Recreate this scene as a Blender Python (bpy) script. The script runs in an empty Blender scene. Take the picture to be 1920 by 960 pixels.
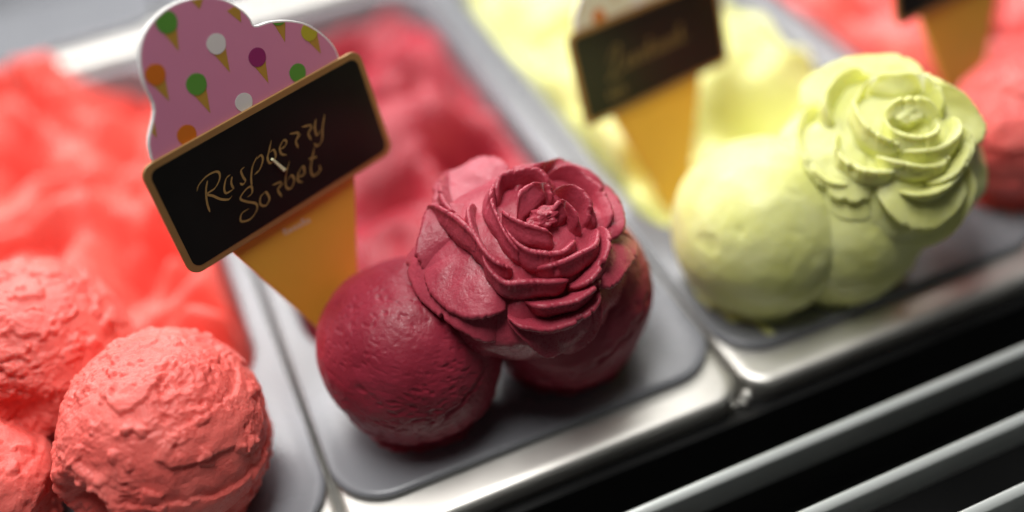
import bpy, bmesh, math, random
import numpy as np
from mathutils import Matrix, Vector

sc = bpy.context.scene
COL = sc.collection

# ------------------------------------------------------------------ camera
cam = bpy.data.cameras.new('camera')
cam.sensor_width = 36.0
cam.lens = 37.61
cam.clip_start = 0.01
cam.clip_end = 50.0
cam_o = bpy.data.objects.new('camera', cam)
COL.objects.link(cam_o)
cam_o.matrix_world = Matrix((
    (0.91803, 0.32398, -0.22858, -0.00159),
    (-0.38648, 0.60234, -0.69844, -0.22886),
    (-0.08860, 0.72953, 0.67818, 0.33678),
    (0, 0, 0, 1)))
cam.dof.use_dof = True
cam.dof.focus_distance = 0.375
cam.dof.aperture_fstop = 1.6
cam.dof.aperture_blades = 0
sc.camera = cam_o

# ------------------------------------------------------------------ light
world = bpy.data.worlds.new('World')
sc.world = world
world.use_nodes = True
wb = world.node_tree.nodes['Background']
wb.inputs['Color'].default_value = (0.95, 0.97, 1.0, 1)
wb.inputs['Strength'].default_value = 0.04


def area(name, loc, target, sx, sy, power, color):
    l = bpy.data.lights.new(name, 'AREA')
    l.shape = 'RECTANGLE'
    l.size, l.size_y = sx, sy
    l.energy = power
    l.color = color
    o = bpy.data.objects.new(name, l)
    COL.objects.link(o)
    o.location = loc
    d = Vector(target) - Vector(loc)
    o.rotation_euler = d.to_track_quat('-Z', 'Y').to_euler()
    return o


# the lamp strip under the top shelf of the display case, behind the pans, and the room's ceiling panels
area('display_lamp', (0.10, 0.62, 0.48), (0.08, 0.14, 0.0), 1.5, 0.22, 11.0, (1.0, 0.985, 0.97))
area('ceiling_lamp', (0.00, 0.10, 0.95), (0.06, 0.06, 0.0), 0.50, 0.30, 8.2, (1.0, 0.985, 0.96))

sc.view_settings.view_transform = 'Standard'
sc.view_settings.look = 'None'
sc.view_settings.exposure = 0.12
sc.view_settings.gamma = 1.0
sc.view_settings.use_curve_mapping = False
sc.cycles.use_denoising = True
sc.cycles.max_bounces = 8

random.seed(5)

# traced outlines in millimetres: sign print in the sign plane, petal rims relative to each rose centre
PANEL = [[-43.8,24.5],[-41.8,31.1],[-35.1,40.4],[-34.7,49.7],[-32.1,58.6],[-27.9,64.6],[-21.9,68.3],[-15.2,70.0],[-8.4,69.7],[-0.6,67.5],[5.6,63.6],[10.0,58.2],[12.0,53.7],[12.7,50.3],[19.1,49.1],[26.4,46.2],[33.3,41.5],[38.2,34.8],[40.9,28.6],[41.3,23.3]]
CONE = [[-30.0,-28.0],[28.9,-26.1],[14.2,-66.6],[-11.1,-78.5]]
MINIS = [["green",[-17.9,65.6],4.0,[-18.1,54.6]],["none",[-3.8,70.1],3.6,[-4.8,64.6]],["none",[7.3,61.3],3.6,[8.0,53.7]],["white",[-4.1,50.9],3.8,[-3.5,39.1]],["orange",[-29.4,51.0],3.8,[-28.9,40.2]],["green",[-17.1,41.1],4.0,[-16.7,29.1]],["purple",[8.8,39.4],3.6,[9.1,28.4]],["green",[22.8,49.7],3.6,[21.6,39.5]],["yellow",[32.8,38.7],3.6,[34.2,28.6]],["green",[22.0,26.5],3.6,[23.1,14.4]],["white",[-3.0,26.5],3.6,[-2.0,15.2]],["orange",[-28.2,26.1],3.8,[-27.5,15.3]],["none",[-38.9,40.9],3.6,[-38.6,30.4]]]
STROKES = [[[-34.3,5.7],[-32.6,7.5],[-29.1,8.9],[-25.6,9.0],[-23.6,8.0],[-24.3,5.5],[-27.5,3.2],[-31.2,2.8],[-29.4,0.9],[-27.2,-1.9],[-24.4,-3.6],[-22.6,-3.0]],[[-28.8,7.4],[-30.8,4.5],[-32.5,0.0],[-33.1,-4.2]],[[-19.8,4.8],[-22.0,4.2],[-24.2,1.3],[-24.3,-0.9],[-21.2,-1.0]],[[-19.5,3.8],[-20.9,1.5],[-20.9,-1.1]],[[-13.5,4.6],[-15.4,3.9],[-15.6,1.2],[-15.4,-0.6],[-16.9,-1.3],[-17.8,-0.2]],[[-7.1,5.7],[-10.4,3.1],[-12.7,-0.5],[-14.0,-4.1]],[[-7.8,4.8],[-5.6,5.3],[-5.6,3.2],[-8.3,0.5],[-11.2,-0.3]],[[0.7,8.5],[-1.8,5.2],[-3.6,2.8],[-3.2,0.4],[-0.3,1.6],[0.1,4.5],[-1.8,4.5]],[[2.7,3.4],[4.9,3.5],[6.3,4.8],[5.3,5.9],[2.8,4.1],[2.4,1.5],[4.3,-0.1]],[[8.7,6.9],[12.2,5.4],[10.0,2.9],[9.9,-0.0]],[[10.3,3.1],[13.2,4.7]],[[14.5,6.9],[18.4,5.5],[16.2,3.1],[16.3,0.0]],[[16.4,3.3],[19.6,4.8]],[[21.5,6.9],[19.8,4.0],[19.3,0.7],[21.9,1.7]],[[25.8,6.7],[22.9,2.3],[20.7,-2.2],[17.9,-3.5],[17.0,-1.7]],[[-17.4,-6.9],[-15.0,-6.4],[-14.1,-3.9],[-16.7,-3.8],[-20.1,-5.8],[-18.1,-8.5],[-15.2,-11.1],[-15.9,-13.6],[-19.8,-15.5],[-23.5,-14.2],[-22.0,-11.6],[-18.6,-11.3]],[[-10.2,-8.9],[-12.5,-9.8],[-13.6,-12.4],[-11.8,-14.0],[-9.4,-12.4],[-9.4,-9.5],[-10.2,-8.9]],[[-6.1,-8.0],[-2.3,-8.8],[-4.6,-10.9],[-4.3,-14.4]],[[-4.3,-10.7],[-1.3,-9.6]],[[4.4,-3.0],[1.0,-6.9],[-1.0,-11.5],[0.5,-13.3],[3.2,-11.1],[2.9,-8.6],[0.4,-9.8]],[[5.0,-10.8],[8.1,-11.0],[9.0,-7.9],[6.3,-9.1],[4.6,-11.9],[6.3,-13.8]],[[16.5,-3.2],[13.8,-7.0],[11.5,-10.7],[11.5,-13.8],[15.0,-13.4],[15.7,-11.0]],[[12.3,-6.5],[16.0,-7.4]]]
PAINTED_GLINT = [[-2.3,1.9],[0.8,-4.9]]  # ends of the bright dash that imitates a reflection on the plate
TINY = [[-8.8,-30.7],[4.3,-31.8]]
SIGN1 = [[0.92816,-0.07843,0.36383,0.02017],[0.37218,0.20114,-0.9061,0.09577],[-0.00211,0.97642,0.21587,0.10685]]
SIGN2 = [[0.96701,-0.01945,0.25398,0.2032],[0.24622,0.32681,-0.91245,0.15096],[-0.06526,0.94489,0.32081,0.06392]]
SIGN3 = [[0.96701,-0.01945,0.25398,0.35281],[0.24622,0.32681,-0.91245,0.1269],[-0.06526,0.94489,0.32081,0.08545]]
ROSE1_C = [0.0928,0.0532,0.062]
ROSE1 = [["U",[[-2.3,-11.5,33.2],[1.0,-6.0,34.2],[5.9,-4.0,34.0],[10.8,-6.2,33.1],[11.0,-10.5,32.4]]],["U",[[-6.4,-7.6,33.6],[-6.1,-11.8,32.9],[-3.0,-16.9,31.7],[1.5,-20.6,30.5],[6.6,-23.7,28.6]]],["U",[[7.5,-16.1,31.5],[13.0,-13.1,31.3],[15.4,-16.5,29.6],[16.0,-21.9,27.2]]],["U",[[-5.3,-1.8,34.2],[0.0,4.6,34.3],[6.2,4.1,34.0],[11.7,2.2,33.2],[14.8,-3.7,32.4]]],["U",[[15.6,-4.5,32.1],[20.8,-7.9,29.8],[22.8,-13.4,27.6],[22.5,-19.7,25.3]]],["U",[[-8.1,-12.4,32.5],[-8.1,-19.3,30.3],[-5.4,-25.6,27.7],[0.2,-28.7,26.2],[6.8,-29.5,25.0],[14.9,-25.6,25.5]]],["U",[[-1.1,7.5,34.0],[-7.1,-2.7,34.0],[-9.0,-12.4,32.4],[-9.0,-20.2,29.8],[-6.6,-27.2,26.6]]],["U",[[-4.4,-31.8,23.6],[3.6,-32.3,23.2],[12.2,-30.9,22.6],[18.9,-28.2,22.0],[25.0,-21.9,22.7]]],["U",[[-18.2,-16.4,28.6],[-18.8,-23.8,25.0],[-15.8,-30.5,21.6],[-9.3,-33.5,21.2],[-0.2,-36.3,19.5],[6.3,-37.3,17.6]]],["U",[[-11.9,-38.2,14.4],[-5.0,-40.1,13.7],[4.3,-40.9,12.3],[12.3,-39.0,12.7],[18.6,-36.8,12.1]]],["O",[[-37.8,-4.4,17.3],[-38.4,-13.7,12.9],[-35.4,-21.8,11.2],[-31.0,-28.2,10.6],[-26.4,-32.3,11.0],[-19.3,-36.4,12.1]]],["U",[[-30.4,9.9,23.7],[-25.5,11.5,26.6],[-22.2,2.3,29.7],[-19.5,-7.2,30.4],[-18.3,-15.4,29.0],[-20.2,-22.0,25.3]]],["U",[[-5.8,31.9,23.3],[-12.4,31.8,21.8],[-19.1,17.6,27.9],[-21.3,6.5,29.7],[-19.8,-3.6,30.7]]],["U",[[28.0,-19.9,21.5],[23.7,-27.6,19.4],[18.5,-33.2,17.3],[13.1,-36.7,16.0],[6.0,-39.3,14.7]]],["U",[[-19.1,-37.6,9.7],[-13.6,-40.6,8.0],[-6.0,-43.0,5.4],[2.6,-43.5,4.6],[11.6,-41.8,5.7],[18.8,-38.5,8.0]]],["U",[[18.5,7.3,30.8],[26.6,4.7,27.3],[31.3,-2.9,24.1],[31.3,-13.4,21.9],[29.2,-21.2,19.8]]],["U",[[-13.6,2.6,32.7],[-16.9,-5.5,31.5],[-18.1,-14.6,29.3],[-16.5,-22.8,26.5],[-12.2,-28.6,24.4]]],["O",[[-25.9,16.5,24.7],[-16.3,31.3,20.6],[-5.4,31.8,23.5],[1.8,31.0,24.4],[8.3,22.4,29.0]]],["O",[[4.4,15.8,32.0],[10.5,10.0,32.6],[17.4,9.0,30.9],[25.5,15.0,25.6],[31.9,10.4,22.4],[37.3,3.8,18.1],[40.2,1.8,14.0]]],["O",[[34.8,4.6,20.8],[39.6,3.4,14.9],[39.2,-6.7,14.7],[34.9,-17.7,15.8],[29.7,-24.6,16.6]]],["O",[[16.8,-38.9,9.3],[22.4,-36.8,7.2],[29.1,-31.9,6.9],[37.1,-23.1,4.2],[40.8,-16.2,2.8],[34.6,-18.6,15.5]]],["O",[[-19.6,-38.2,7.5],[-14.5,-41.5,1.1],[-8.3,-41.8,-8.5],[-3.0,-42.1,-9.6],[3.8,-37.2,-18.2],[11.0,-39.5,-12.6],[14.7,-41.4,-1.5],[17.6,-39.8,5.1]]],["O",[[-38.7,12.6,13.1],[-41.6,0.9,11.2],[-41.1,-9.9,9.6],[-39.0,-18.0,7.6],[-33.9,-27.2,5.4],[-28.8,-33.2,1.4],[-23.6,-37.0,-2.3]]],["O",[[-38.7,-6.1,15.8],[-36.2,0.3,19.6],[-31.3,6.8,23.7],[-27.1,12.7,25.3],[-22.4,14.9,27.3]]]]
ROSE2_C = [0.251,0.0449,0.057]
ROSE2 = [["U",[[-15.1,-14.5,33.8],[-15.1,-21.4,30.9],[-9.1,-27.1,29.3],[-1.7,-27.8,29.8],[2.7,-23.6,32.4]]],["U",[[-13.4,-12.8,34.9],[-6.2,-12.8,36.4],[0.6,-16.5,35.7],[3.4,-23.2,32.6]]],["U",[[-18.1,1.1,35.1],[-21.7,-12.0,31.8],[-19.6,-20.7,29.3],[-13.6,-27.1,27.9]]],["U",[[-16.3,-0.0,35.8],[-6.0,0.5,38.1],[3.1,-3.9,38.3],[8.8,-11.1,36.4],[9.3,-20.0,33.3]]],["U",[[-15.8,-27.8,26.4],[-9.0,-31.1,26.0],[-0.5,-32.4,26.1],[7.4,-29.7,27.7],[11.5,-23.8,30.8]]],["U",[[-30.7,-6.8,26.9],[-32.7,-15.4,21.9],[-28.3,-24.6,20.1],[-18.3,-32.6,20.3]]],["U",[[-24.1,-24.2,24.3],[-14.7,-32.4,22.6],[-5.3,-36.2,21.3],[2.5,-35.4,22.7]]],["U",[[-29.3,-1.5,28.7],[-24.0,6.6,31.7],[-13.9,11.7,35.0],[-4.7,9.6,37.4]]],["U",[[-27.6,12.7,27.9],[-35.0,7.0,22.5],[-39.1,-3.0,17.5],[-38.2,-15.2,13.7],[-33.0,-25.1,12.9]]],["U",[[13.6,-26.1,28.6],[10.4,-34.2,22.5],[1.8,-39.6,16.7],[-9.5,-40.3,13.0],[-19.9,-36.4,12.9]]],["O",[[-27.1,-32.2,11.2],[-21.0,-38.5,3.0],[-13.2,-41.9,-1.4],[-6.1,-43.5,-1.6],[3.4,-43.4,5.6],[8.1,-40.5,13.3]]],["O",[[-33.2,20.5,17.8],[-40.4,12.7,10.5],[-43.4,0.1,6.5],[-41.5,-14.2,2.4],[-36.3,-24.9,-0.2],[-28.7,-33.4,-0.7]]],["O",[[-29.4,19.5,23.0],[-19.6,26.2,25.8],[-11.3,24.6,30.4],[-3.5,20.2,34.1],[11.0,9.5,36.3],[13.4,-5.4,36.4]]],["O",[[14.1,2.6,36.4],[14.0,-10.1,35.4],[18.7,-17.5,31.3],[22.3,-25.1,24.9],[20.7,-30.0,21.6],[13.6,-34.1,21.2]]],["O",[[-37.8,-17.5,-12.3],[-30.5,-27.3,-14.1],[-19.1,-35.2,-15.9],[-4.4,-38.7,-17.9],[5.1,-42.3,-9.7],[10.8,-42.3,4.8],[12.2,-38.2,15.9]]],["U",[[-9.2,-39.4,15.1],[-1.4,-39.1,17.6],[7.0,-36.3,20.9],[12.7,-31.7,24.2]]],["O",[[-34.3,8.1,23.1],[-39.3,-0.3,17.3],[-40.2,-10.5,12.7],[-37.4,-20.9,8.6],[-29.8,-30.9,8.4]]]]


# ------------------------------------------------------------------ helpers
def tag(o, label=None, cat=None, group=None, kind=None):
    if label: o['label'] = label
    if cat: o['category'] = cat
    if group: o['group'] = group
    if kind: o['kind'] = kind
    return o


def link(o, parent=None):
    COL.objects.link(o)
    if parent is not None:
        o.parent = parent
    return o


def empty(name, loc=(0, 0, 0)):
    o = bpy.data.objects.new(name, None)
    o.empty_display_size = 0.01
    o.location = loc
    return link(o)


def mesh_obj(name, verts, faces, mat, parent=None, smooth=True, recalc=False, loc=None):
    me = bpy.data.meshes.new(name)
    me.from_pydata([tuple(float(c) for c in v) for v in verts], [], [tuple(int(i) for i in f) for f in faces])
    if recalc:
        bm = bmesh.new(); bm.from_mesh(me)
        bmesh.ops.recalc_face_normals(bm, faces=bm.faces)
        bm.to_mesh(me); bm.free()
    me.materials.append(mat)
    if smooth:
        me.polygons.foreach_set('use_smooth', [True] * len(me.polygons))
    me.update()
    o = bpy.data.objects.new(name, me)
    if loc is not None:
        o.location = loc
    return link(o, parent)


_rs = np.random.RandomState(7)
_perm = np.concatenate([_rs.permutation(256)] * 3)
_grad = _rs.normal(size=(256, 3)); _grad /= np.linalg.norm(_grad, axis=1)[:, None]


def noise(p, freq=1.0, off=(0.0, 0.0, 0.0)):
    """gradient noise on an (n,3) array, about -1..1"""
    q = np.asarray(p, float) * freq + np.asarray(off)
    i = np.floor(q).astype(int); fr = q - i
    i &= 255
    w = fr * fr * fr * (fr * (fr * 6 - 15) + 10)
    out = 0
    for dx in (0, 1):
        for dy in (0, 1):
            for dz in (0, 1):
                h = _perm[_perm[_perm[i[:, 0] + dx] + (i[:, 1] + dy) % 256] + (i[:, 2] + dz) % 256]
                g = (_grad[h] * (fr - (dx, dy, dz))).sum(1)
                wx = w[:, 0] if dx else 1 - w[:, 0]
                wy = w[:, 1] if dy else 1 - w[:, 1]
                wz = w[:, 2] if dz else 1 - w[:, 2]
                out = out + g * wx * wy * wz
    return out * 1.6


def fbm(p, freq, octs=4, off=(0, 0, 0), gain=0.5):
    a, s = 1.0, 0
    for k in range(octs):
        s = s + a * noise(p, freq * 2.03 ** k, np.asarray(off) + 17.3 * k)
        a *= gain
    return s


def sstep(a, b, x):
    t = np.clip((x - a) / (b - a), 0, 1)
    return t * t * (3 - 2 * t)


def catmull(pts, n):
    pts = np.asarray(pts, float)
    ext = np.vstack([2 * pts[0] - pts[1], pts, 2 * pts[-1] - pts[-2]])
    seg = len(pts) - 1
    out = []
    for u in np.linspace(0, seg, n):
        k = min(int(u), seg - 1); t = u - k
        a, b, c, d = ext[k:k + 4]
        out.append(0.5 * (2 * b + (c - a) * t + (2 * a - 5 * b + 4 * c - d) * t * t + (3 * b - a - 3 * c + d) * t ** 3))
    return np.array(out)


_ico = {}


def ico(sub):
    if sub not in _ico:
        bm = bmesh.new()
        bmesh.ops.create_icosphere(bm, subdivisions=sub, radius=1.0)
        V = np.array([v.co[:] for v in bm.verts]); V /= np.linalg.norm(V, axis=1)[:, None]
        F = [[v.index for v in f.verts] for f in bm.faces]
        bm.free(); _ico[sub] = (V, F)
    return _ico[sub]


# ------------------------------------------------------------------ materials
def new_mat(name):
    m = bpy.data.materials.new(name)
    m.use_nodes = True
    nt = m.node_tree
    return m, nt, nt.nodes, nt.links, nt.nodes['Principled BSDF']


def sorbet_mat(name, dark, light, rough=0.4, sss=0.25, bump=0.5, radius=(1.0, 0.35, 0.3), grain=900.0):
    m, nt, N, L, b = new_mat(name)
    tc = N.new('ShaderNodeTexCoord')
    n1 = N.new('ShaderNodeTexNoise'); n1.inputs['Scale'].default_value = 55; n1.inputs['Detail'].default_value = 5
    L.new(tc.outputs['Object'], n1.inputs['Vector'])
    mix = N.new('ShaderNodeMix'); mix.data_type = 'RGBA'
    mix.inputs[6].default_value = (*dark, 1); mix.inputs[7].default_value = (*light, 1)
    rp = N.new('ShaderNodeValToRGB'); rp.color_ramp.elements[0].position = 0.3; rp.color_ramp.elements[1].position = 0.7
    L.new(n1.outputs['Fac'], rp.inputs['Fac']); L.new(rp.outputs['Color'], mix.inputs[0])
    L.new(mix.outputs[2], b.inputs['Base Color'])
    n2 = N.new('ShaderNodeTexNoise'); n2.inputs['Scale'].default_value = grain; n2.inputs['Detail'].default_value = 4
    n2.inputs['Roughness'].default_value = 0.65
    L.new(tc.outputs['Object'], n2.inputs['Vector'])
    n3 = N.new('ShaderNodeTexNoise'); n3.inputs['Scale'].default_value = grain * 0.28; n3.inputs['Detail'].default_value = 3
    L.new(tc.outputs['Object'], n3.inputs['Vector'])
    add = N.new('ShaderNodeMath'); add.operation = 'MULTIPLY_ADD'; add.inputs[1].default_value = 1.6
    L.new(n3.outputs['Fac'], add.inputs[0]); L.new(n2.outputs['Fac'], add.inputs[2])
    bp = N.new('ShaderNodeBump'); bp.inputs['Strength'].default_value = bump; bp.inputs['Distance'].default_value = 0.0006
    L.new(add.outputs[0], bp.inputs['Height']); L.new(bp.outputs['Normal'], b.inputs['Normal'])
    mr = N.new('ShaderNodeMapRange'); mr.inputs[1].default_value = 0.35; mr.inputs[2].default_value = 0.65
    mr.inputs[3].default_value = rough - 0.1; mr.inputs[4].default_value = rough + 0.15
    L.new(n2.outputs['Fac'], mr.inputs[0]); L.new(mr.outputs[0], b.inputs['Roughness'])
    b.inputs['Subsurface Weight'].default_value = sss
    b.inputs['Subsurface Radius'].default_value = radius
    b.inputs['Subsurface Scale'].default_value = 0.004
    b.inputs['IOR'].default_value = 1.4
    return m


def plain_mat(name, col, rough=0.5, metal=0.0, spec=0.5, var=0.12, scale=60.0, bump=0.0, coat=0.0):
    m, nt, N, L, b = new_mat(name)
    tc = N.new('ShaderNodeTexCoord')
    n1 = N.new('ShaderNodeTexNoise'); n1.inputs['Scale'].default_value = scale; n1.inputs['Detail'].default_value = 6
    L.new(tc.outputs['Object'], n1.inputs['Vector'])
    mix = N.new('ShaderNodeMix'); mix.data_type = 'RGBA'
    mix.inputs[6].default_value = (*[c * (1 - var) for c in col], 1)
    mix.inputs[7].default_value = (*[min(1, c * (1 + var)) for c in col], 1)
    L.new(n1.outputs['Fac'], mix.inputs[0]); L.new(mix.outputs[2], b.inputs['Base Color'])
    mr = N.new('ShaderNodeMapRange'); mr.inputs[3].default_value = rough * 0.8; mr.inputs[4].default_value = min(1, rough * 1.2)
    L.new(n1.outputs['Fac'], mr.inputs[0]); L.new(mr.outputs[0], b.inputs['Roughness'])
    b.inputs['Metallic'].default_value = metal
    b.inputs['Specular IOR Level'].default_value = spec
    b.inputs['Coat Weight'].default_value = coat
    if bump:
        n2 = N.new('ShaderNodeTexNoise'); n2.inputs['Scale'].default_value = scale * 18; n2.inputs['Detail'].default_value = 3
        L.new(tc.outputs['Object'], n2.inputs['Vector'])
        bp = N.new('ShaderNodeBump'); bp.inputs['Strength'].default_value = bump; bp.inputs['Distance'].default_value = 0.0002
        L.new(n2.outputs['Fac'], bp.inputs['Height']); L.new(bp.outputs['Normal'], b.inputs['Normal'])
    return m


M = {}
M['raspberry'] = sorbet_mat('raspberry sorbet', (0.26, 0.018, 0.036), (0.34, 0.030, 0.056), 0.40, 0.25, 0.3)
M['raspberry_rose'] = sorbet_mat('churned raspberry sorbet', (0.34, 0.036, 0.060), (0.45, 0.064, 0.096), 0.29, 0.08, 0.4)
M['raspberry_mound'] = sorbet_mat('soft raspberry sorbet', (0.25, 0.010, 0.022), (0.42, 0.034, 0.052), 0.4, 0.2, 0.4)
M['strawberry'] = sorbet_mat('strawberry sorbet', (0.80, 0.115, 0.095), (0.88, 0.185, 0.155), 0.33, 0.3, 0.6)
M['strawberry_bed'] = sorbet_mat('soft strawberry sorbet', (0.76, 0.085, 0.065), (0.84, 0.14, 0.11), 0.40, 0.3, 0.4)
M['lemon'] = sorbet_mat('lemon sorbet', (0.70, 0.71, 0.23), (0.78, 0.79, 0.36), 0.38, 0.5, 0.3, (1.0, 0.9, 0.4))
M['pink'] = sorbet_mat('pink sorbet', (0.80, 0.11, 0.10), (0.88, 0.20, 0.18), 0.42, 0.3, 0.4)
M['steel'] = plain_mat('brushed steel', (0.82, 0.80, 0.75), 0.50, 1.0, var=0.06, scale=40, bump=0.15)
M['liner'] = plain_mat('grey plastic', (0.19, 0.195, 0.21), 0.28, 0.0, 0.45, var=0.06, scale=30, bump=0.1)
M['slat'] = plain_mat('satin aluminium', (0.86, 0.90, 0.87), 0.36, 0.35, var=0.05, scale=30)
M['case'] = plain_mat('black case interior', (0.010, 0.010, 0.010), 0.30, 0.0, 0.3, var=0.3, scale=20)
M['sign_white'] = plain_mat('white acrylic', (0.80, 0.79, 0.77), 0.3, var=0.03)
M['sign_pink'] = plain_mat('pink print', (0.66, 0.24, 0.38), 0.42, var=0.03)
M['sign_yellow'] = plain_mat('amber acrylic', (0.80, 0.44, 0.05), 0.35, var=0.05)
M['gold'] = plain_mat('dull gold border', (0.36, 0.20, 0.07), 0.38, 0.3, var=0.15, scale=120)
M['gold_ink'] = plain_mat('gold ink', (0.30, 0.19, 0.06), 0.5, 0.0, var=0.5, scale=260)
M['board'] = plain_mat('black lacquer', (0.008, 0.008, 0.007), 0.30, 0.0, 0.25, var=0.3)
for nm, c in (('green', (0.10, 0.30, 0.04)), ('white', (0.72, 0.70, 0.68)), ('orange', (0.62, 0.16, 0.01)),
              ('purple', (0.28, 0.02, 0.13)), ('yellow', (0.48, 0.42, 0.03)), ('wafer', (0.46, 0.26, 0.04)),
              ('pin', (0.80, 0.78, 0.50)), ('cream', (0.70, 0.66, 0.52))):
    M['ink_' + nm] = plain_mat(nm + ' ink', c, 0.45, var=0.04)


# ------------------------------------------------------------------ pans and case
def rrect(x0, x1, y0, y1, r, n=9):
    pts = []
    for cx, cy, a0 in ((x1 - r, y1 - r, 0), (x0 + r, y1 - r, 90), (x0 + r, y0 + r, 180), (x1 - r, y0 + r, 270)):
        for k in range(n):
            a = math.radians(a0 + 90 * k / (n - 1))
            pts.append((cx + r * math.cos(a), cy + r * math.sin(a)))
    return pts


def loft(rings, cap_last=False, cap_first=False):
    n = len(rings[0]); V = [p for r in rings for p in r]; F = []
    for k in range(len(rings) - 1):
        for i in range(n):
            j = (i + 1) % n
            F.append((k * n + i, k * n + j, (k + 1) * n + j, (k + 1) * n + i))
    if cap_last: F.append(tuple(range((len(rings) - 1) * n, len(rings) * n)))
    if cap_first: F.append(tuple(range(n))[::-1])
    return V, F


PITCH = 0.165


def mmr(x0, x1, y0, y1, r, z, ins=0.0):
    return [(x / 1000, y / 1000, z / 1000) for x, y in rrect(x0 + ins, x1 - ins, y0 + ins, y1 - ins, max(r - ins, 1))]


def make_pan():
    root = empty('gelato_pan')
    S = (1.3, 163.7, 0.0, 398.0, 12)
    rings = [mmr(*S, -95, 3.0), mmr(*S, -9, 1.2), mmr(*S, -6, 0.0), mmr(*S, -2.2, 0.0), mmr(*S, -0.7, 0.6), mmr(*S, 0, 2.0),
             mmr(*S, 0.05, 5.0), mmr(7.3, 157.7, 23.3, 386.7, 20.7, 0.05), mmr(8, 157, 24, 386, 20, 0), mmr(8, 157, 24, 386, 20, -92, 0.6)]
    V, F = loft(rings)
    mesh_obj('steel_rim', V, F, M['steel'], root, recalc=True)
    T = (1.0, 164.0, 14.5, 389.0, 22)
    W = (11.0, 154.0, 88.0, 381.0, 30)
    rings = [mmr(*T, 0.6, 1.4), mmr(*T, 1.6, 0.2), mmr(*T, 2.8, 0.0), mmr(*T, 3.7, 0.5), mmr(*T, 4.2, 1.5), mmr(*T, 4.2, 3.2), mmr(*T, 3.6, 5.5)]
    rings += [mmr(*W, 3.4, -1.5), mmr(*W, 3.0, -0.3), mmr(*W, 1.5, 0.6), mmr(*W, -85, 6.0)]
    V, F = loft(rings, cap_last=True)
    mesh_obj('liner', V, F, M['liner'], root, recalc=True)
    return root


def copy_tree(o, parent=None):
    c = o.copy(); COL.objects.link(c); c.parent = parent
    for ch in list(o.children):
        copy_tree(ch, c)
    return c


pan0 = make_pan()
for i, (k, y, lab) in enumerate(((0, 0, 'steel rimmed grey pan holding the dark raspberry sorbet'),
                                 (-1, 0, 'steel rimmed grey pan holding the coral red strawberry sorbet'),
                                 (1, 0, 'steel rimmed grey pan holding the pale yellow lemon sorbet'),
                                 (2, 0, 'steel rimmed grey pan holding the pink sorbet beyond the lemon pan'),
                                 (-1, 0.409, 'empty steel rimmed pan behind the coral strawberry pan'),
                                 (0, 0.409, 'empty steel rimmed pan behind the raspberry pan'),
                                 (-2, 0.409, 'empty steel rimmed pan behind the strawberry pan, beside its far corner'))):
    o = pan0 if i == 0 else copy_tree(pan0)
    o.location = (k * PITCH, y, 0)
    tag(o, lab, 'pan', 'pans set in the display case')


def rod(name, x, y0, y1, z, r, mat, n=14):
    """round bar along Y with rounded ends"""
    rings = []
    for yy, rr in ((y0, 0.15), (y0 + 0.15 * r, 0.55), (y0 + 0.5 * r, 0.86), (y0 + r, 1), (y1 - r, 1), (y1 - 0.3 * r, 0.7), (y1, 0.15)):
        rings.append([(x + rr * r * math.cos(2 * math.pi * k / n), yy, z + rr * r * math.sin(2 * math.pi * k / n)) for k in range(n)])
    V, F = loft(rings, True, True)
    return mesh_obj(name, V, F, mat, recalc=True)


for x, lab in ((0.0, 'thin steel rail between the strawberry and raspberry pans'),
               (PITCH, 'thin steel rail with rounded end between raspberry and lemon pans'),
               (2 * PITCH, 'thin steel rail between the lemon and pink sorbet pans')):
    rail = empty('divider_rail', (x, 0, -0.014))
    tag(rail, lab, 'rail', 'rails between the pans')
    rod('bar', 0.0, 0.004, 0.397, -0.004, 0.0011, M['steel']).parent = rail
    V, F = ico(3)
    mesh_obj('end_cap', V * np.array([0.0019, 0.0026, 0.0024]) + np.array([0, 0.0010, 0.0105]), F, M['steel'], rail)
    rod('stem', 0.0, 0.001, 0.006, 0.004, 0.0011, M['steel']).parent = rail


def box(name, x0, x1, y0, y1, z0, z1, mat, parent=None):
    V = [(x, y, z) for x in (x0, x1) for y in (y0, y1) for z in (z0, z1)]
    F = [(0, 1, 3, 2), (4, 6, 7, 5), (0, 4, 5, 1), (2, 3, 7, 6), (0, 2, 6, 4), (1, 5, 7, 3)]
    return mesh_obj(name, V, F, mat, parent, smooth=False, recalc=True)


tag(box('display_case_floor', -0.8, 1.0, -0.5, 0.95, -0.11, -0.10, M['case']), kind='structure')
tag(box('display_case_back_wall', -0.8, 1.0, -0.004, 0.004, -0.10, -0.012, M['case']), kind='structure')
tag(box('display_case_rear_ledge', -0.8, 1.0, 0.775, 0.95, -0.03, -0.004, M['steel']), kind='structure')

grille = empty('vent_grille', (0, 0, -0.1))
tag(grille, 'dark air vent with pale metal slats in front of the pans', 'vent')
prof = [(-2.0, -1.6), (-1.8, -0.6), (-1.2, 0.2), (-0.2, 0.8), (0.9, 1.2), (1.5, 1.1), (1.7, 0.6), (0.6, -1.0), (-0.6, -16.0), (-1.5, -16.0), (-1.6, -2.0)]
for k, y in enumerate((-27.0, -54.5, -79.5, -104.0, -129.0)):
    x0, x1 = -0.75, 0.95
    n = len(prof)
    V = [(x0, (y + py) / 1000, (-6 + pz) / 1000 + 0.1) for py, pz in prof] + [(x1, (y + py) / 1000, (-6 + pz) / 1000 + 0.1) for py, pz in prof]
    F = [(i, (i + 1) % n, n + (i + 1) % n, n + i) for i in range(n)] + [tuple(range(n)), tuple(range(n, 2 * n))]
    mesh_obj('slat', V, F, M['slat'], grille, recalc=True)
for x in (-0.752, 0.952):
    box('side_bracket', x - 0.002, x + 0.002, -0.140, -0.012, 0.0, 0.094, M['slat'], grille)


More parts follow.
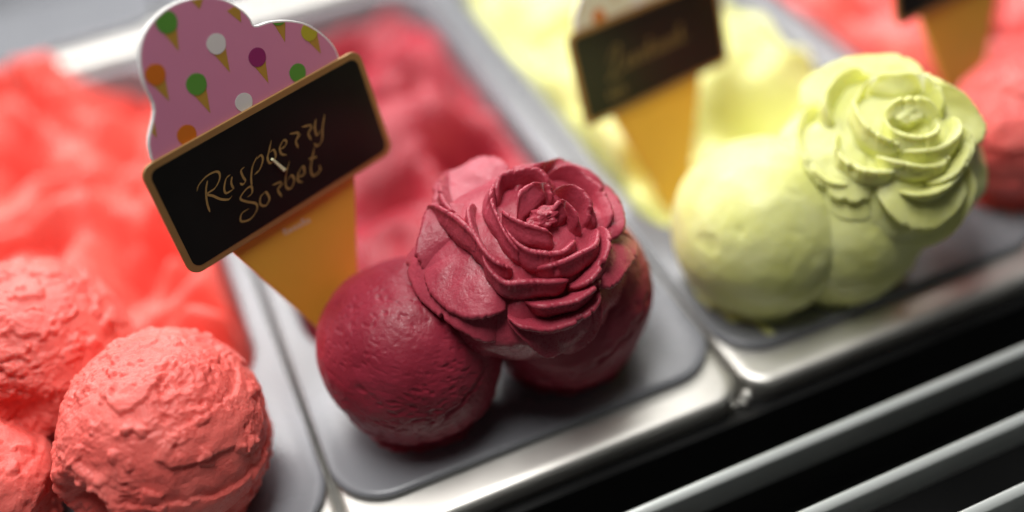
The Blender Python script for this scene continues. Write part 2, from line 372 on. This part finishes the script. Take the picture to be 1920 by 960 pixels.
# ------------------------------------------------------------------ sorbet in the pans
def mound(name, k, mat, y0, y1, hfun, label, nx=90, ny=150):
    x0, x1 = 11.5, 153.5
    us = np.linspace(-1, 1, nx); vs = np.linspace(-1, 1, ny)
    U, Vv = np.meshgrid(us, vs)
    # rounded-rectangle squeeze of the corners
    r = 0.0
    X = (x0 + x1) / 2 + (x1 - x0) / 2 * U * (1 - 0.10 * sstep(0.75, 1, np.abs(Vv)))
    Y = (y0 + y1) / 2 + (y1 - y0) / 2 * Vv * (1 - 0.05 * sstep(0.7, 1, np.abs(U)))
    P = np.stack([X.ravel(), Y.ravel(), np.full(X.size, k * 40.0)], 1)
    Z = hfun(P)
    edge = np.maximum(sstep(0.90, 1.0, np.abs(U)), sstep(0.95, 1.0, np.abs(Vv))).ravel()
    Z = np.maximum(Z * (1 - edge) + np.minimum(Z - 14.0, -14.0) * edge, -70)
    V = np.stack([P[:, 0], P[:, 1], Z], 1) / 1000
    F = []
    for j in range(ny - 1):
        for i in range(nx - 1):
            a = j * nx + i
            F.append((a, a + 1, a + nx + 1, a + nx))
    # closing skirt and underside
    per = [i for i in range(nx)] + [j * nx + nx - 1 for j in range(1, ny)] + [(ny - 1) * nx + i for i in range(nx - 2, -1, -1)] + [j * nx for j in range(ny - 2, 0, -1)]
    base = len(V)
    V = np.vstack([V, np.stack([V[per, 0], V[per, 1], np.full(len(per), -0.078)], 1)])
    m = len(per)
    for i in range(m):
        F.append((per[i], base + i, base + (i + 1) % m, per[(i + 1) % m]))
    F.append(tuple(base + i for i in range(m))[::-1])
    o = mesh_obj(name, V, F, mat, recalc=True, loc=(k * PITCH, 0, 0))
    return tag(o, label, 'sorbet', 'sorbet filling the pans')


def bump2(P, cx, cy, rx, ry, h):
    return h * np.exp(-((P[:, 0] - cx) / rx) ** 2 - ((P[:, 1] - cy) / ry) ** 2)


def folds(P, off, scale, amp):
    """spatula furrows: smooth ridges with narrow, deep creases"""
    w = np.stack([P[:, 0] + 14 * noise(P, 1 / 40.0, off), P[:, 1] + 14 * noise(P, 1 / 40.0, np.asarray(off) + 3), P[:, 2]], 1)
    r = np.abs(noise(w, 1 / scale, np.asarray(off) + 7))
    return amp * (np.sqrt(r + 0.02) - 0.45) + 0.4 * amp * noise(w, 2.2 / scale, off)


def h_rasp(P):
    z = 2 + 8 * noise(P, 1 / 70.0, (3, 1, 0)) + folds(P, (4, 4, 1), 50.0, 15.0)
    z -= bump2(P, 122, 208, 15, 16, 44) + bump2(P, 70, 348, 56, 26, 52)
    z -= bump2(P, 138, 262, 12, 25, 20) + bump2(P, 76, 190, 26, 14, 28)
    z += bump2(P, 105, 255, 26, 20, 12) + bump2(P, 30, 120, 22, 26, 8)
    return np.minimum(z, 26)


def h_straw(P):
    z = 15 + 12 * noise(P, 1 / 70.0, (8, 4, 0)) + folds(P, (1, 9, 2), 40.0, 33.0)
    z -= bump2(P, 130, 348, 18, 22, 75) + bump2(P, 62, 300, 16, 24, 26) + bump2(P, 118, 185, 14, 30, 26) + bump2(P, 30, 260, 14, 18, 22)
    z += bump2(P, 82, 352, 22, 16, 26) + bump2(P, 60, 230, 36, 30, 8)
    return np.minimum(z, 44) - 12 * sstep(118, 150, P[:, 0])


def h_lemon(P):
    z = 7 + 8 * noise(P, 1 / 70.0, (2, 9, 0)) + folds(P, (6, 2, 5), 52.0, 22.0)
    z -= bump2(P, 105, 152, 26, 18, 34) + bump2(P, 140, 260, 20, 30, 16) + bump2(P, 20, 300, 14, 40, 20) + bump2(P, 36, 118, 26, 26, 14)
    return np.minimum(z, 28)


def h_pink(P):
    return np.minimum(10 + 10 * noise(P, 1 / 70.0, (12, 9, 0)) + folds(P, (3, 3, 8), 45.0, 28.0), 34)


mound('sorbet_bed', 0, M['raspberry_mound'], 90, 379, h_rasp, 'hollowed bed of deep raspberry red sorbet filling its pan')
mound('sorbet_bed', -1, M['strawberry_bed'], 90, 379, h_straw, 'heaped bed of coral red strawberry sorbet filling its pan')
mound('sorbet_bed', 1, M['lemon'], 90, 379, h_lemon, 'swirled bed of pale yellow lemon sorbet filling its pan')
mound('sorbet_bed', 2, M['pink'], 90, 379, h_pink, 'uneven bed of pink sorbet behind an amber cone sign')


# ------------------------------------------------------------------ scoops
def scoop(loc, r, mat, style, seed, label, group, sub=6, base_z=3.5, squash=0.98, flake=0.45, wrinkle=0.5, hollows=(), melt=0.70):
    """loc in mm is the ball's centre, r in mm"""
    V, F = ico(sub)
    o = np.array([seed * 3.7, seed * 1.9, seed * 5.1])
    D = V.copy()
    P = D * r
    lowf = noise(P, 1 / (r * 0.9), o)
    rad = r * (1 + 0.035 * lowf)
    if style == 'rough':
        # dragged, torn skin: fine short ripples, a few ragged flakes near the top, pits
        A = np.stack([P[:, 0] * 0.6 + P[:, 1] * 0.25, P[:, 1] * 0.9, P[:, 2] * 1.2], 1)
        warp = noise(P, 1 / 7.0, o + 9) * 1.6
        rip = np.abs(noise(A + warp[:, None], 1 / 1.9, o))
        mask = sstep(-0.2, 0.4, noise(P, 1 / 15.0, o + 4) + 0.15)
        rad += 0.55 * sstep(0.0, 0.55, rip) * (0.12 + 0.88 * mask)
        rad += 0.17 * fbm(P, 1 / 1.1, 2, o + 2) * (0.2 + 0.8 * mask)
        rad += 0.5 * noise(P, 1 / 5.0, o + 90)
        fl = noise(P * np.array([1, 1, 1.5]) + warp[:, None], 1 / 9.0, o + 31) + 0.35 * noise(P, 1 / 2.6, o + 41)
        topm = sstep(flake, flake + 0.35, D[:, 2] + 0.25 * noise(P, 1 / 14.0, o + 3))
        rad += 1.5 * sstep(0.10, 0.20, fl) * topm
        pit = noise(P, 1 / 4.0, o + 71)
        rad -= 0.9 * sstep(0.45, 0.7, pit) * mask
        lump = noise(P, 1 / 11.0, o + 150) + 0.3 * noise(P, 1 / 3.0, o + 151)
        rad += 1.1 * sstep(0.42, 0.55, lump)
        ledge = noise(P * np.array([0.5, 0.5, 1.6]), 1 / 20.0, o + 55) + 0.10 * noise(P, 1 / 3.0, o)
        rad += 1.3 * sstep(0.10, 0.14, ledge) * (1 - topm)
        sk = sstep(-0.30, -0.40, D[:, 2] + 0.10 * noise(P, 1 / 8.0, o + 13))
        rad += sk * (1.8 + 1.2 * noise(P, 1 / 4.5, o + 19))
    else:
        # smooth pressed ball with shallow drag wrinkles on one flank
        A = np.stack([P[:, 0] * 0.55 + P[:, 1] * 0.2, P[:, 1] * 0.6, P[:, 2] * 1.3 + P[:, 0] * 0.45], 1)
        warp = noise(P, 1 / 6.0, o + 9) * 0.8
        rip = noise(A + warp[:, None], 1 / 1.5, o)
        mask = sstep(-0.35, 0.35, noise(P, 1 / 24.0, o + 4) - 0.2 * D[:, 1])
        rad -= wrinkle * sstep(0.15, 0.6, rip) * mask
        rad += 0.35 * noise(P, 1 / 7.0, o + 90) + 0.05 * fbm(P, 1 / 1.6, 2, o + 2)
        pit = noise(P, 1 / 8.0, o + 71)
        rad -= 0.7 * sstep(0.45, 0.8, pit)
        low_seam = -0.12 + 0.5 * D[:, 0] + 0.10 * noise(P, 1 / 7.0, o + 55)
        rad -= 0.9 * (1 - sstep(0.0, 0.05, np.abs(D[:, 2] - low_seam))) * sstep(0.0, 0.5, noise(P, 1 / 15.0, o + 57) + 0.2)
        sk = sstep(-0.42, -0.52, D[:, 2] + 0.06 * noise(P, 1 / 6.0, o + 13))
        rad += sk * (1.2 + 0.8 * noise(P, 1 / 4.0, o + 19))
    for hd, hr, depth in hollows:
        hd = np.array(hd); hd = hd / np.linalg.norm(hd)
        ang = np.degrees(np.arccos(np.clip(D @ hd, -1, 1))) + 5.0 * noise(P, 1 / 6.0, o + 200) + 2.0 * noise(P, 1 / 2.0, o + 210)
        rad -= depth * (1 - sstep(hr * 0.25, hr, ang))
        rad += 0.18 * depth * np.exp(-((ang - hr * 1.1) / (hr * 0.2)) ** 2)
    Q = D * rad[:, None]
    Q[:, 2] *= squash
    floor = base_z - loc[2]
    zz = Q[:, 2] - floor
    hr_ = np.linalg.norm(Q[:, :2], axis=1) + 1e-6
    want = r * (0.73 + 0.07 * noise(P, 1 / 7.0, o + 300) + 0.03 * noise(P, 1 / 2.5, o + 310)) - 1.0 * np.clip(zz, 0, 20)
    g = np.where((D[:, 2] < -0.25) & (zz > -6), np.maximum(want / hr_, 1.0), 1.0)
    g = np.where(zz <= 0, np.minimum(g, want / hr_ * np.clip(1 + zz / 8.0, 0.0, 1)), g)
    Q[:, :2] *= np.maximum(g, 0.02)[:, None]
    low = Q[:, 2] < floor
    Q[low, 2] = floor + (Q[low, 2] - floor) * 0.02
    ob = mesh_obj('sorbet_scoop', Q / 1000, F, mat, loc=tuple(c / 1000 for c in loc))
    if melt:
        # thin film of melted sorbet that has crept out from under the ball
        n, PV, PF = 72, [], []
        an = np.linspace(0, 2 * math.pi, n, endpoint=False)
        cs = np.stack([np.cos(an), np.sin(an), np.zeros(n)], 1)
        edge = r * (melt + 0.10 * noise(cs * 2.2, 1.0, o + 5) + 0.035 * noise(cs * 7.0, 1.0, o + 6) + 0.06 * np.maximum(0, noise(cs * 4.0, 1.0, o + 7)))
        for fr, zt in ((1.0, 0.15), (0.985, 0.6), (0.955, 0.95), (0.90, 1.15), (0.5, 1.3)):
            PV += [(cs[i, 0] * edge[i] * fr / 1000, cs[i, 1] * edge[i] * fr / 1000, (floor + zt - 0.2) / 1000) for i in range(n)]
        for k in range(4):
            for i in range(n):
                j = (i + 1) % n
                PF.append((k * n + i, k * n + j, (k + 1) * n + j, (k + 1) * n + i))
        PF.append(tuple(4 * n + i for i in range(n)))
        mesh_obj('melt_film', PV, PF, mat, ob)
    return tag(ob, label, 'scoop', group)


G = 'sorbet scoops at the front of the pans'
scoop((45.3, 52.3, 36.0), 35.5, M['raspberry'], 'smooth', 1, 'smooth dark raspberry scoop standing against the base of the amber sign', G, 7)
scoop((109.0, 53.0, 35.0), 36.5, M['raspberry'], 'smooth', 2, 'dark raspberry scoop mostly hidden under the raspberry rose', G, 6)
scoop((-50.0, 56.0, 33.0), 37.0, M['strawberry'], 'rough', 3, 'large craggy coral strawberry scoop with a dark hollow, beside the grey pan edge', G, 7, flake=0.60, hollows=(((-0.80, -0.58, 0.02), 24, 13.0), ((0.35, -0.2, 0.9), 12, 2.0)))
scoop((-92.0, 118.0, 36.0), 37.5, M['strawberry'], 'rough', 4, 'coral strawberry scoop with torn flaky top, set against the strawberry bed', G, 7, flake=0.25, hollows=(((-0.1, -0.85, 0.15), 20, 5.0),))
scoop((-119.0, 66.0, 28.0), 27.0, M['strawberry'], 'rough', 6, 'smallest coral strawberry scoop, tucked in front of the flaky one', G, 6)
scoop((198.9, 50.0, 35.0), 37.0, M['lemon'], 'smooth', 8, 'smooth pale lemon scoop standing against the base of an amber sign', G, 6, wrinkle=0.1)
scoop((233.0, 44.0, 33.0), 38.0, M['lemon'], 'smooth', 9, 'shaded lemon scoop underneath the lemon rose', G, 6, wrinkle=0.1)
scoop((334.0, 52.0, 36.0), 31.0, M['pink'], 'rough', 11, 'pink scoop beside the lemon rose, in front of its bed', G, 6)


def smear(x, y, rx, ry, rot, mat, seed, label):
    """a thin lick of melted sorbet on a pan's ledge"""
    n, PV, PF = 48, [], []
    for fr, zt in ((1.0, 0.05), (0.96, 0.35), (0.88, 0.55), (0.4, 0.75)):
        for i in range(n):
            a = 2 * math.pi * i / n
            k = fr * (1 + 0.28 * float(noise(np.array([[math.cos(a) * 1.7, math.sin(a) * 1.7, seed]]))[0]))
            px, py = rx * k * math.cos(a), ry * k * math.sin(a)
            PV.append(((px * math.cos(rot) - py * math.sin(rot)) / 1000, (px * math.sin(rot) + py * math.cos(rot)) / 1000, zt / 1000))
    for k in range(3):
        for i in range(n):
            j = (i + 1) % n
            PF.append((k * n + i, k * n + j, (k + 1) * n + j, (k + 1) * n + i))
    PF.append(tuple(3 * n + i for i in range(n)))
    o = mesh_obj('sorbet_smear', PV, PF, mat, loc=(x / 1000, y / 1000, 0.00345))
    return tag(o, label, 'smear', 'licks of melted sorbet on the pan ledges')


smear(11.5, 143.0, 3.0, 9.0, 0.15, M['raspberry_mound'], 1.0, 'pink lick of raspberry sorbet on the grey pan edge below the black plate')
smear(187.0, 22.0, 2.0, 4.5, 0.3, M['lemon'], 2.0, 'small lemon drip on the grey ledge below the smooth lemon scoop')

# ------------------------------------------------------------------ roses
def petal_mesh(kind, rim, a, c, seed, N=120, K=26):
    rim = catmull(rim, N) * 1.03
    n = rim / np.array([a * a, a * a, c * c]); n /= np.linalg.norm(n, axis=1)[:, None]
    ax = -rim.copy(); ax[:, 2] = 0
    t = np.array([0, 0, 1.0])[None] - n * n[:, 2:3] + ax * 0.004
    t -= n * (t * n).sum(1)[:, None]
    for _ in range(6):
        t[1:-1] = (t[:-2] + t[1:-1] + t[2:]) / 3
    t /= np.linalg.norm(t, axis=1)[:, None]
    u = np.linspace(0, 1, N)
    taper = 1 - np.clip(np.abs(2 * u - 1), 0, 1) ** 5
    off = np.array([seed * 2.3, seed * 7.1, seed * 0.7])
    lowr = noise(rim, 1 / 11.0, off) * 1.1 + noise(rim, 1 / 4.0, off + 5) * 0.3
    hir = noise(rim, 1 / 1.3, off + 11) * 0.36
    tear = (-1.5 if kind == 'U' else -1.3) * sstep(0.35, 0.6, noise(rim, 1 / 2.6, off + 23))
    if kind == 'U':
        a0, a1, L, T0, T1 = 82.0, 126.0, 15.0, 2.2, 5.8
    else:
        a0, a1, L, T0, T1 = 32.0, 46.0, 22.0, 3.2, 6.5
    rings_in, rings_out = [], []
    vs = np.linspace(0, 1, K) ** 1.3
    P = rim - n * ((1 - taper) * 5.0)[:, None]
    ang0 = math.radians(a0)
    d = np.cos(ang0) * t - np.sin(ang0) * n
    rag = lowr + hir + tear
    d_rag = d
    prev = 0.0
    Pc = P
    for k, v in enumerate(vs):
        al = math.radians(a0 + (a1 - a0) * v)
        d = math.cos(al) * t - math.sin(al) * n
        m = -math.sin(al) * t - math.cos(al) * n
        Pc = Pc + d * ((v - prev) * L)
        prev = v
        P = Pc - d_rag * (lowr * (1 - v) + (hir + tear) * math.exp(-(v / 0.16) ** 2) * (1 - v))[:, None]
        T = (T0 + (T1 - T0) * math.sin(min(1, v / (0.75 if kind == 'U' else 0.45)) * math.pi / 2)) * (0.35 + 0.65 * taper)
        wob = 0.6 * noise(P, 1 / 7.0, off + 40) + 0.07 * noise(P, 1 / 1.9, off + 50) + 0.05 * noise(P, 1 / 0.9, off + 60)
        crk = 1 - sstep(0.0, 0.16, np.abs(noise(P, 1 / 2.6, off + 120)))
        wob2 = 0.8 * noise(P, 1 / 6.0, off + 80) + 0.12 * noise(P, 1 / 1.7, off + 90) + 0.08 * noise(P, 1 / 0.9, off + 95)
        wob2 = wob2 - 0.32 * crk * math.exp(-(v / 0.3) ** 2) * sstep(-0.2, 0.4, noise(P, 1 / 7.0, off + 130))
        wob2 = wob2 + math.exp(-(v / 0.25) ** 2) * (0.26 * noise(P, 1 / 1.15, off + 170) + 0.22 * noise(P, 1 / 0.6, off + 180)) * sstep(-0.3, 0.3, noise(P, 1 / 8.0, off + 190))
        wob2 = wob2 + (1.3 if kind == 'U' else 0.4) * math.sin(min(1, v * 1.6) * math.pi)
        rings_in.append(P - m * (wob * min(1, 0.3 + 3 * v))[:, None])
        rings_out.append(P + m * (T + wob2 * min(1, 0.3 + 3 * v))[:, None])
    d0 = np.cos(ang0) * t - np.sin(ang0) * n
    m0 = -np.sin(ang0) * t - np.cos(ang0) * n
    T = T0 * (0.35 + 0.65 * taper)
    edge = [rings_in[0] - d0 * (q * T)[:, None] + m0 * (T * p)[:, None] + n * (0.16 * noise(rim, 1 / 0.9, off + 140 + 3 * p))[:, None]
            for p, q in ((0.06, 0.20), (0.25, 0.38), (0.5, 0.45), (0.75, 0.36), (0.95, 0.18))]
    rows = rings_in[::-1] + edge + rings_out
    V = np.vstack(rows); R_ = len(rows); F = []
    for r in range(R_):
        q = (r + 1) % R_
        for i in range(N - 1):
            F.append((r * N + i, r * N + i + 1, q * N + i + 1, q * N + i))
    F.append(tuple(r * N for r in range(R_)))
    F.append(tuple(r * N + N - 1 for r in range(R_))[::-1])
    return V / 1000, F


def rose(loc, rims, a, c, mat, seed, label, tip, N=120):
    root = empty('sorbet_rose', loc)
    tag(root, label, 'rose', 'sculpted sorbet roses')
    V, F = ico(5)
    P = V * np.array([a, a, c])
    belly = sstep(0.30, -0.25, V[:, 2])
    ruff = np.abs(noise(P * np.array([1, 1, 0.45]), 1 / 7.0, (seed, 8, 1)))
    Q = P * (0.835 + 0.145 * belly - 0.05 * belly * ruff + 0.03 * noise(P, 1 / 9.0, (seed, 2, 3)) + 0.008 * noise(P, 1 / 2.0, (seed, 2, 3)))[:, None]
    mesh_obj('core', Q / 1000, F, mat, root)
    for i, (k, r) in enumerate(rims):
        V, F = petal_mesh(k, r, a, c, seed + i * 1.37, N)
        mesh_obj('petal', V, F, mat, root, recalc=True)
    # crumbly middle where the last curl broke off
    V, F = ico(5)
    P = V * 4.4
    Q = P * (1 + 0.34 * noise(P, 1 / 2.6, (seed, 9, 3)) + 0.09 * noise(P, 1 / 0.9, (seed, 5, 3)))[:, None] * np.array([1.25, 1.0, 0.8]) + np.array(tip)
    mesh_obj('centre_curl', Q / 1000, F, mat, root)
    return root


rose(ROSE1_C, ROSE1, 44.0, 34.5, M['raspberry_rose'], 2, 'raspberry sorbet sculpted as an open rose with ragged petals, on two scoops', (6.0, -15.0, 28.0))
rose(ROSE2_C, ROSE2, 44.0, 38.5, M['lemon'], 5, 'pale lemon sorbet sculpted as a rose with soft petals', (-5.0, -17.0, 30.0), 48)


# ------------------------------------------------------------------ flavour signs
def prism(name, pts, z0, z1, mat, parent, bev=0.0):
    """flat outline (mm) extruded along local z, with a small chamfer"""
    bm = bmesh.new()
    vs = [bm.verts.new((x / 1000, y / 1000, z0 / 1000)) for x, y in pts]
    f = bm.faces.new(vs)
    r = bmesh.ops.extrude_face_region(bm, geom=[f])
    bmesh.ops.translate(bm, verts=[v for v in r['geom'] if isinstance(v, bmesh.types.BMVert)], vec=(0, 0, (z1 - z0) / 1000))
    bmesh.ops.recalc_face_normals(bm, faces=bm.faces)
    if bev:
        bmesh.ops.bevel(bm, geom=[e for e in bm.edges if abs(e.verts[0].co.z - e.verts[1].co.z) < 1e-7], offset=bev / 1000, segments=2, profile=0.6, affect='EDGES')
    me = bpy.data.meshes.new(name); bm.to_mesh(me); bm.free()
    me.materials.append(mat)
    o = bpy.data.objects.new(name, me)
    return link(o, parent)


def clip_poly(poly, inside, cut):
    out = []
    for i, p in enumerate(poly):
        q = poly[(i + 1) % len(poly)]
        if inside(p): out.append(p)
        if inside(p) != inside(q): out.append(cut(p, q))
    return out


def point_in(poly, p):
    x, y = p; r = False
    for i in range(len(poly)):
        x1, y1 = poly[i]; x2, y2 = poly[i - 1]
        if (y1 > y) != (y2 > y) and x < (x2 - x1) * (y - y1) / (y2 - y1) + x1:
            r = not r
    return r


def clip_to(poly, outline):
    """keep the part of a small dense outline inside a bigger outline (bisection on the crossings)"""
    def cut(p, q):
        a, b = (p, q) if point_in(outline, p) else (q, p)
        for _ in range(18):
            m = ((a[0] + b[0]) / 2, (a[1] + b[1]) / 2)
            if point_in(outline, m): a = m
            else: b = m
        return a
    return clip_poly(poly, lambda p: point_in(outline, p), cut)


def ribbon(pts, w, n=None):
    """pen stroke: width follows a slanted broad nib and thins at both ends"""
    n = n or max(14, len(pts) * 5)
    P = catmull(pts, n)
    T = np.gradient(P, axis=0); T /= np.linalg.norm(T, axis=1)[:, None] + 1e-9
    Nn = np.stack([-T[:, 1], T[:, 0]], 1)
    nib = np.array([math.cos(math.radians(28)), math.sin(math.radians(28))])
    u = np.linspace(0, 1, n)
    ww = w * (0.42 + 0.75 * np.abs(T @ np.array([-nib[1], nib[0]]))) * np.clip(np.minimum(u, 1 - u) * 7 + 0.25, 0, 1)
    return np.vstack([P + Nn * ww[:, None] / 2, P - Nn * ww[:, None] / 2]), [(i, i + 1, n + i + 1, n + i) for i in range(n - 1)]


def lettering(name, strokes, w, z, mat, parent):
    V, F = [], []
    for s in strokes:
        v, f = ribbon(s, w)
        b = len(V)
        for p in v: V.append((p[0] / 1000, p[1] / 1000, z / 1000))
        F += [tuple(b + i for i in q) for q in f]
    o = mesh_obj(name, V, F, mat, parent, smooth=False)
    so = o.modifiers.new('depth', 'SOLIDIFY'); so.thickness = 0.00006; so.offset = 1
    return o


def sign(matrix, label, strokes, panel_mat, tiny, with_print=True, scale=1.0):
    root = empty('flavour_sign')
    m = Matrix([*matrix, (0, 0, 0, 1)])
    root.matrix_world = m @ Matrix.Scale(scale, 4)
    tag(root, label, 'sign', 'cone shaped flavour signs')
    pan = [tuple(p) for p in catmull(PANEL, 70)]
    pan += [(40.0, 10.0), (-42.0, 10.0)]
    pn = prism('scoop_panel', pan, -3.0, -1.2, M['sign_white'], root, 0.25)
    cx = sum(p[0] for p in pan) / len(pan); cy = 30.0
    ins = []
    for i, p in enumerate(pan):
        a, b = np.array(pan[i - 1]), np.array(pan[(i + 1) % len(pan)])
        tt = b - a; nn = np.array([-tt[1], tt[0]]) / (np.linalg.norm(tt) + 1e-9)
        q = np.array(p) + nn * 0.65
        if not point_in(pan, q): q = np.array(p) - nn * 0.65
        ins.append((float(q[0]), float(q[1])))
    prism('printed_face', ins, -1.195, -1.12, panel_mat, pn)
    if with_print:
        for colr, (bx, by), r, (tx, ty) in MINIS:
            d = np.array([tx - bx, ty - by]); ln = np.linalg.norm(d); d /= ln; s = np.array([-d[1], d[0]])
            wf = [np.array([bx, by]) + d * r * 0.35 + s * r * 0.80 * k for k in (-1, -0.6, -0.2, 0.2, 0.6, 1)]
            tipp = np.array([tx, ty])
            side1 = [wf[-1] + (tipp - wf[-1]) * k for k in np.linspace(0.1, 1, 10)]
            side2 = [tipp + (wf[0] - tipp) * k for k in np.linspace(0.1, 0.95, 9)]
            poly = clip_to([tuple(map(float, p)) for p in wf + side1 + side2], ins)
            if len(poly) > 3: prism('printed_wafer', poly, -1.11, -1.06, M['ink_wafer'], pn)
            if colr != 'none':
                ball = clip_to([(bx + r * math.cos(a) * (1 + 0.03 * math.sin(3 * a)), by + r * math.sin(a)) for a in np.linspace(0, 2 * math.pi, 40, endpoint=False)], ins)
                if len(ball) > 3: prism('printed_scoop', ball, -1.05, -0.99, M['ink_' + colr], pn)
    cone = [(-32.0, -22.0), (30.5, -22.0), (28.9, -26.1), (14.2, -66.6), (8.0, -84.0), (3.0, -95.0), (-4.5, -95.0), (-11.1, -78.5)]
    cn = prism('cone_panel', cone, -3.0, -1.2, M['sign_yellow'], root, 0.3)
    if tiny:
        (ax_, ay_), (bx_, by_) = TINY
        st = []
        for k in range(6):
            x = ax_ + (bx_ - ax_) * k / 6; y = ay_ + (by_ - ay_) * k / 6
            hgt = 2.6 if k in (0, 4) else 1.5
            st.append([(x, y), (x + 0.3, y + hgt), (x + 1.2, y + hgt * 0.8), (x + 1.0, y + 0.3), (x + 2.0, y + 0.2)])
        lettering('small_print', st, 0.42, -1.15, M['ink_white'], cn)
    W, H = 50.0, 23.8
    plate = rrect(-W, W, -H, H, 5.0, 7)
    pl = prism('name_plate', plate, -1.0, 0.4, M['gold'], root, 0.3)
    prism('black_panel', rrect(-W + 2.6, W - 2.6, -H + 2.6, H - 2.6, 3.4, 7), 0.405, 0.47, M['board'], pl)
    lettering('lettering', strokes, 0.85, 0.475, M['gold_ink'], pl)
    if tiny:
        d = np.array(PAINTED_GLINT[1]) - np.array(PAINTED_GLINT[0]); d /= np.linalg.norm(d); s = np.array([-d[1], d[0]]) * 0.7
        p0, p1 = np.array(PAINTED_GLINT[0]), np.array(PAINTED_GLINT[1])
        prism('pin', [tuple(p0 + s * 0.6), tuple(p0 - s * 0.6), tuple(p1 - s), tuple(p1 + s)], 0.5, 1.6, M['ink_pin'], pl, 0.15)  # raised pale dash, its colour standing in for light reflected off the plate
    return root


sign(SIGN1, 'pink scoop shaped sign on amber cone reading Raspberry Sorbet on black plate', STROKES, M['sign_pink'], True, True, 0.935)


def loops(x0, y0, n, dx, h, slope):
    out = []
    for k in range(n):
        x = x0 + k * dx; y = y0 + k * dx * slope; hh = h * (1.9 if k % 4 == 3 else 1.0)
        out.append([(x, y + 0.4 * h), (x + 0.5 * dx, y + hh), (x + 0.15 * dx, y + 0.1 * h), (x + 0.6 * dx, y), (x + 1.05 * dx, y + 0.45 * h)])
    return out


S2 = [[(-30, 2), (-24, 9), (-21, 8), (-27, -2), (-31, -5), (-24, -4), (-18, -2)]] + loops(-19, -2.5, 8, 5.2, 4.5, 0.02) + loops(-33, -14, 3, 4.0, 3.0, 0.0)
sign(SIGN2, 'cream topped sign on amber cone with gold script, standing in the lemon sorbet', S2, M['ink_cream'], False, True, 0.92)
sign(SIGN3, 'dark plated sign on amber cone standing in the pink sorbet', S2, M['ink_cream'], False, False, 1.0)
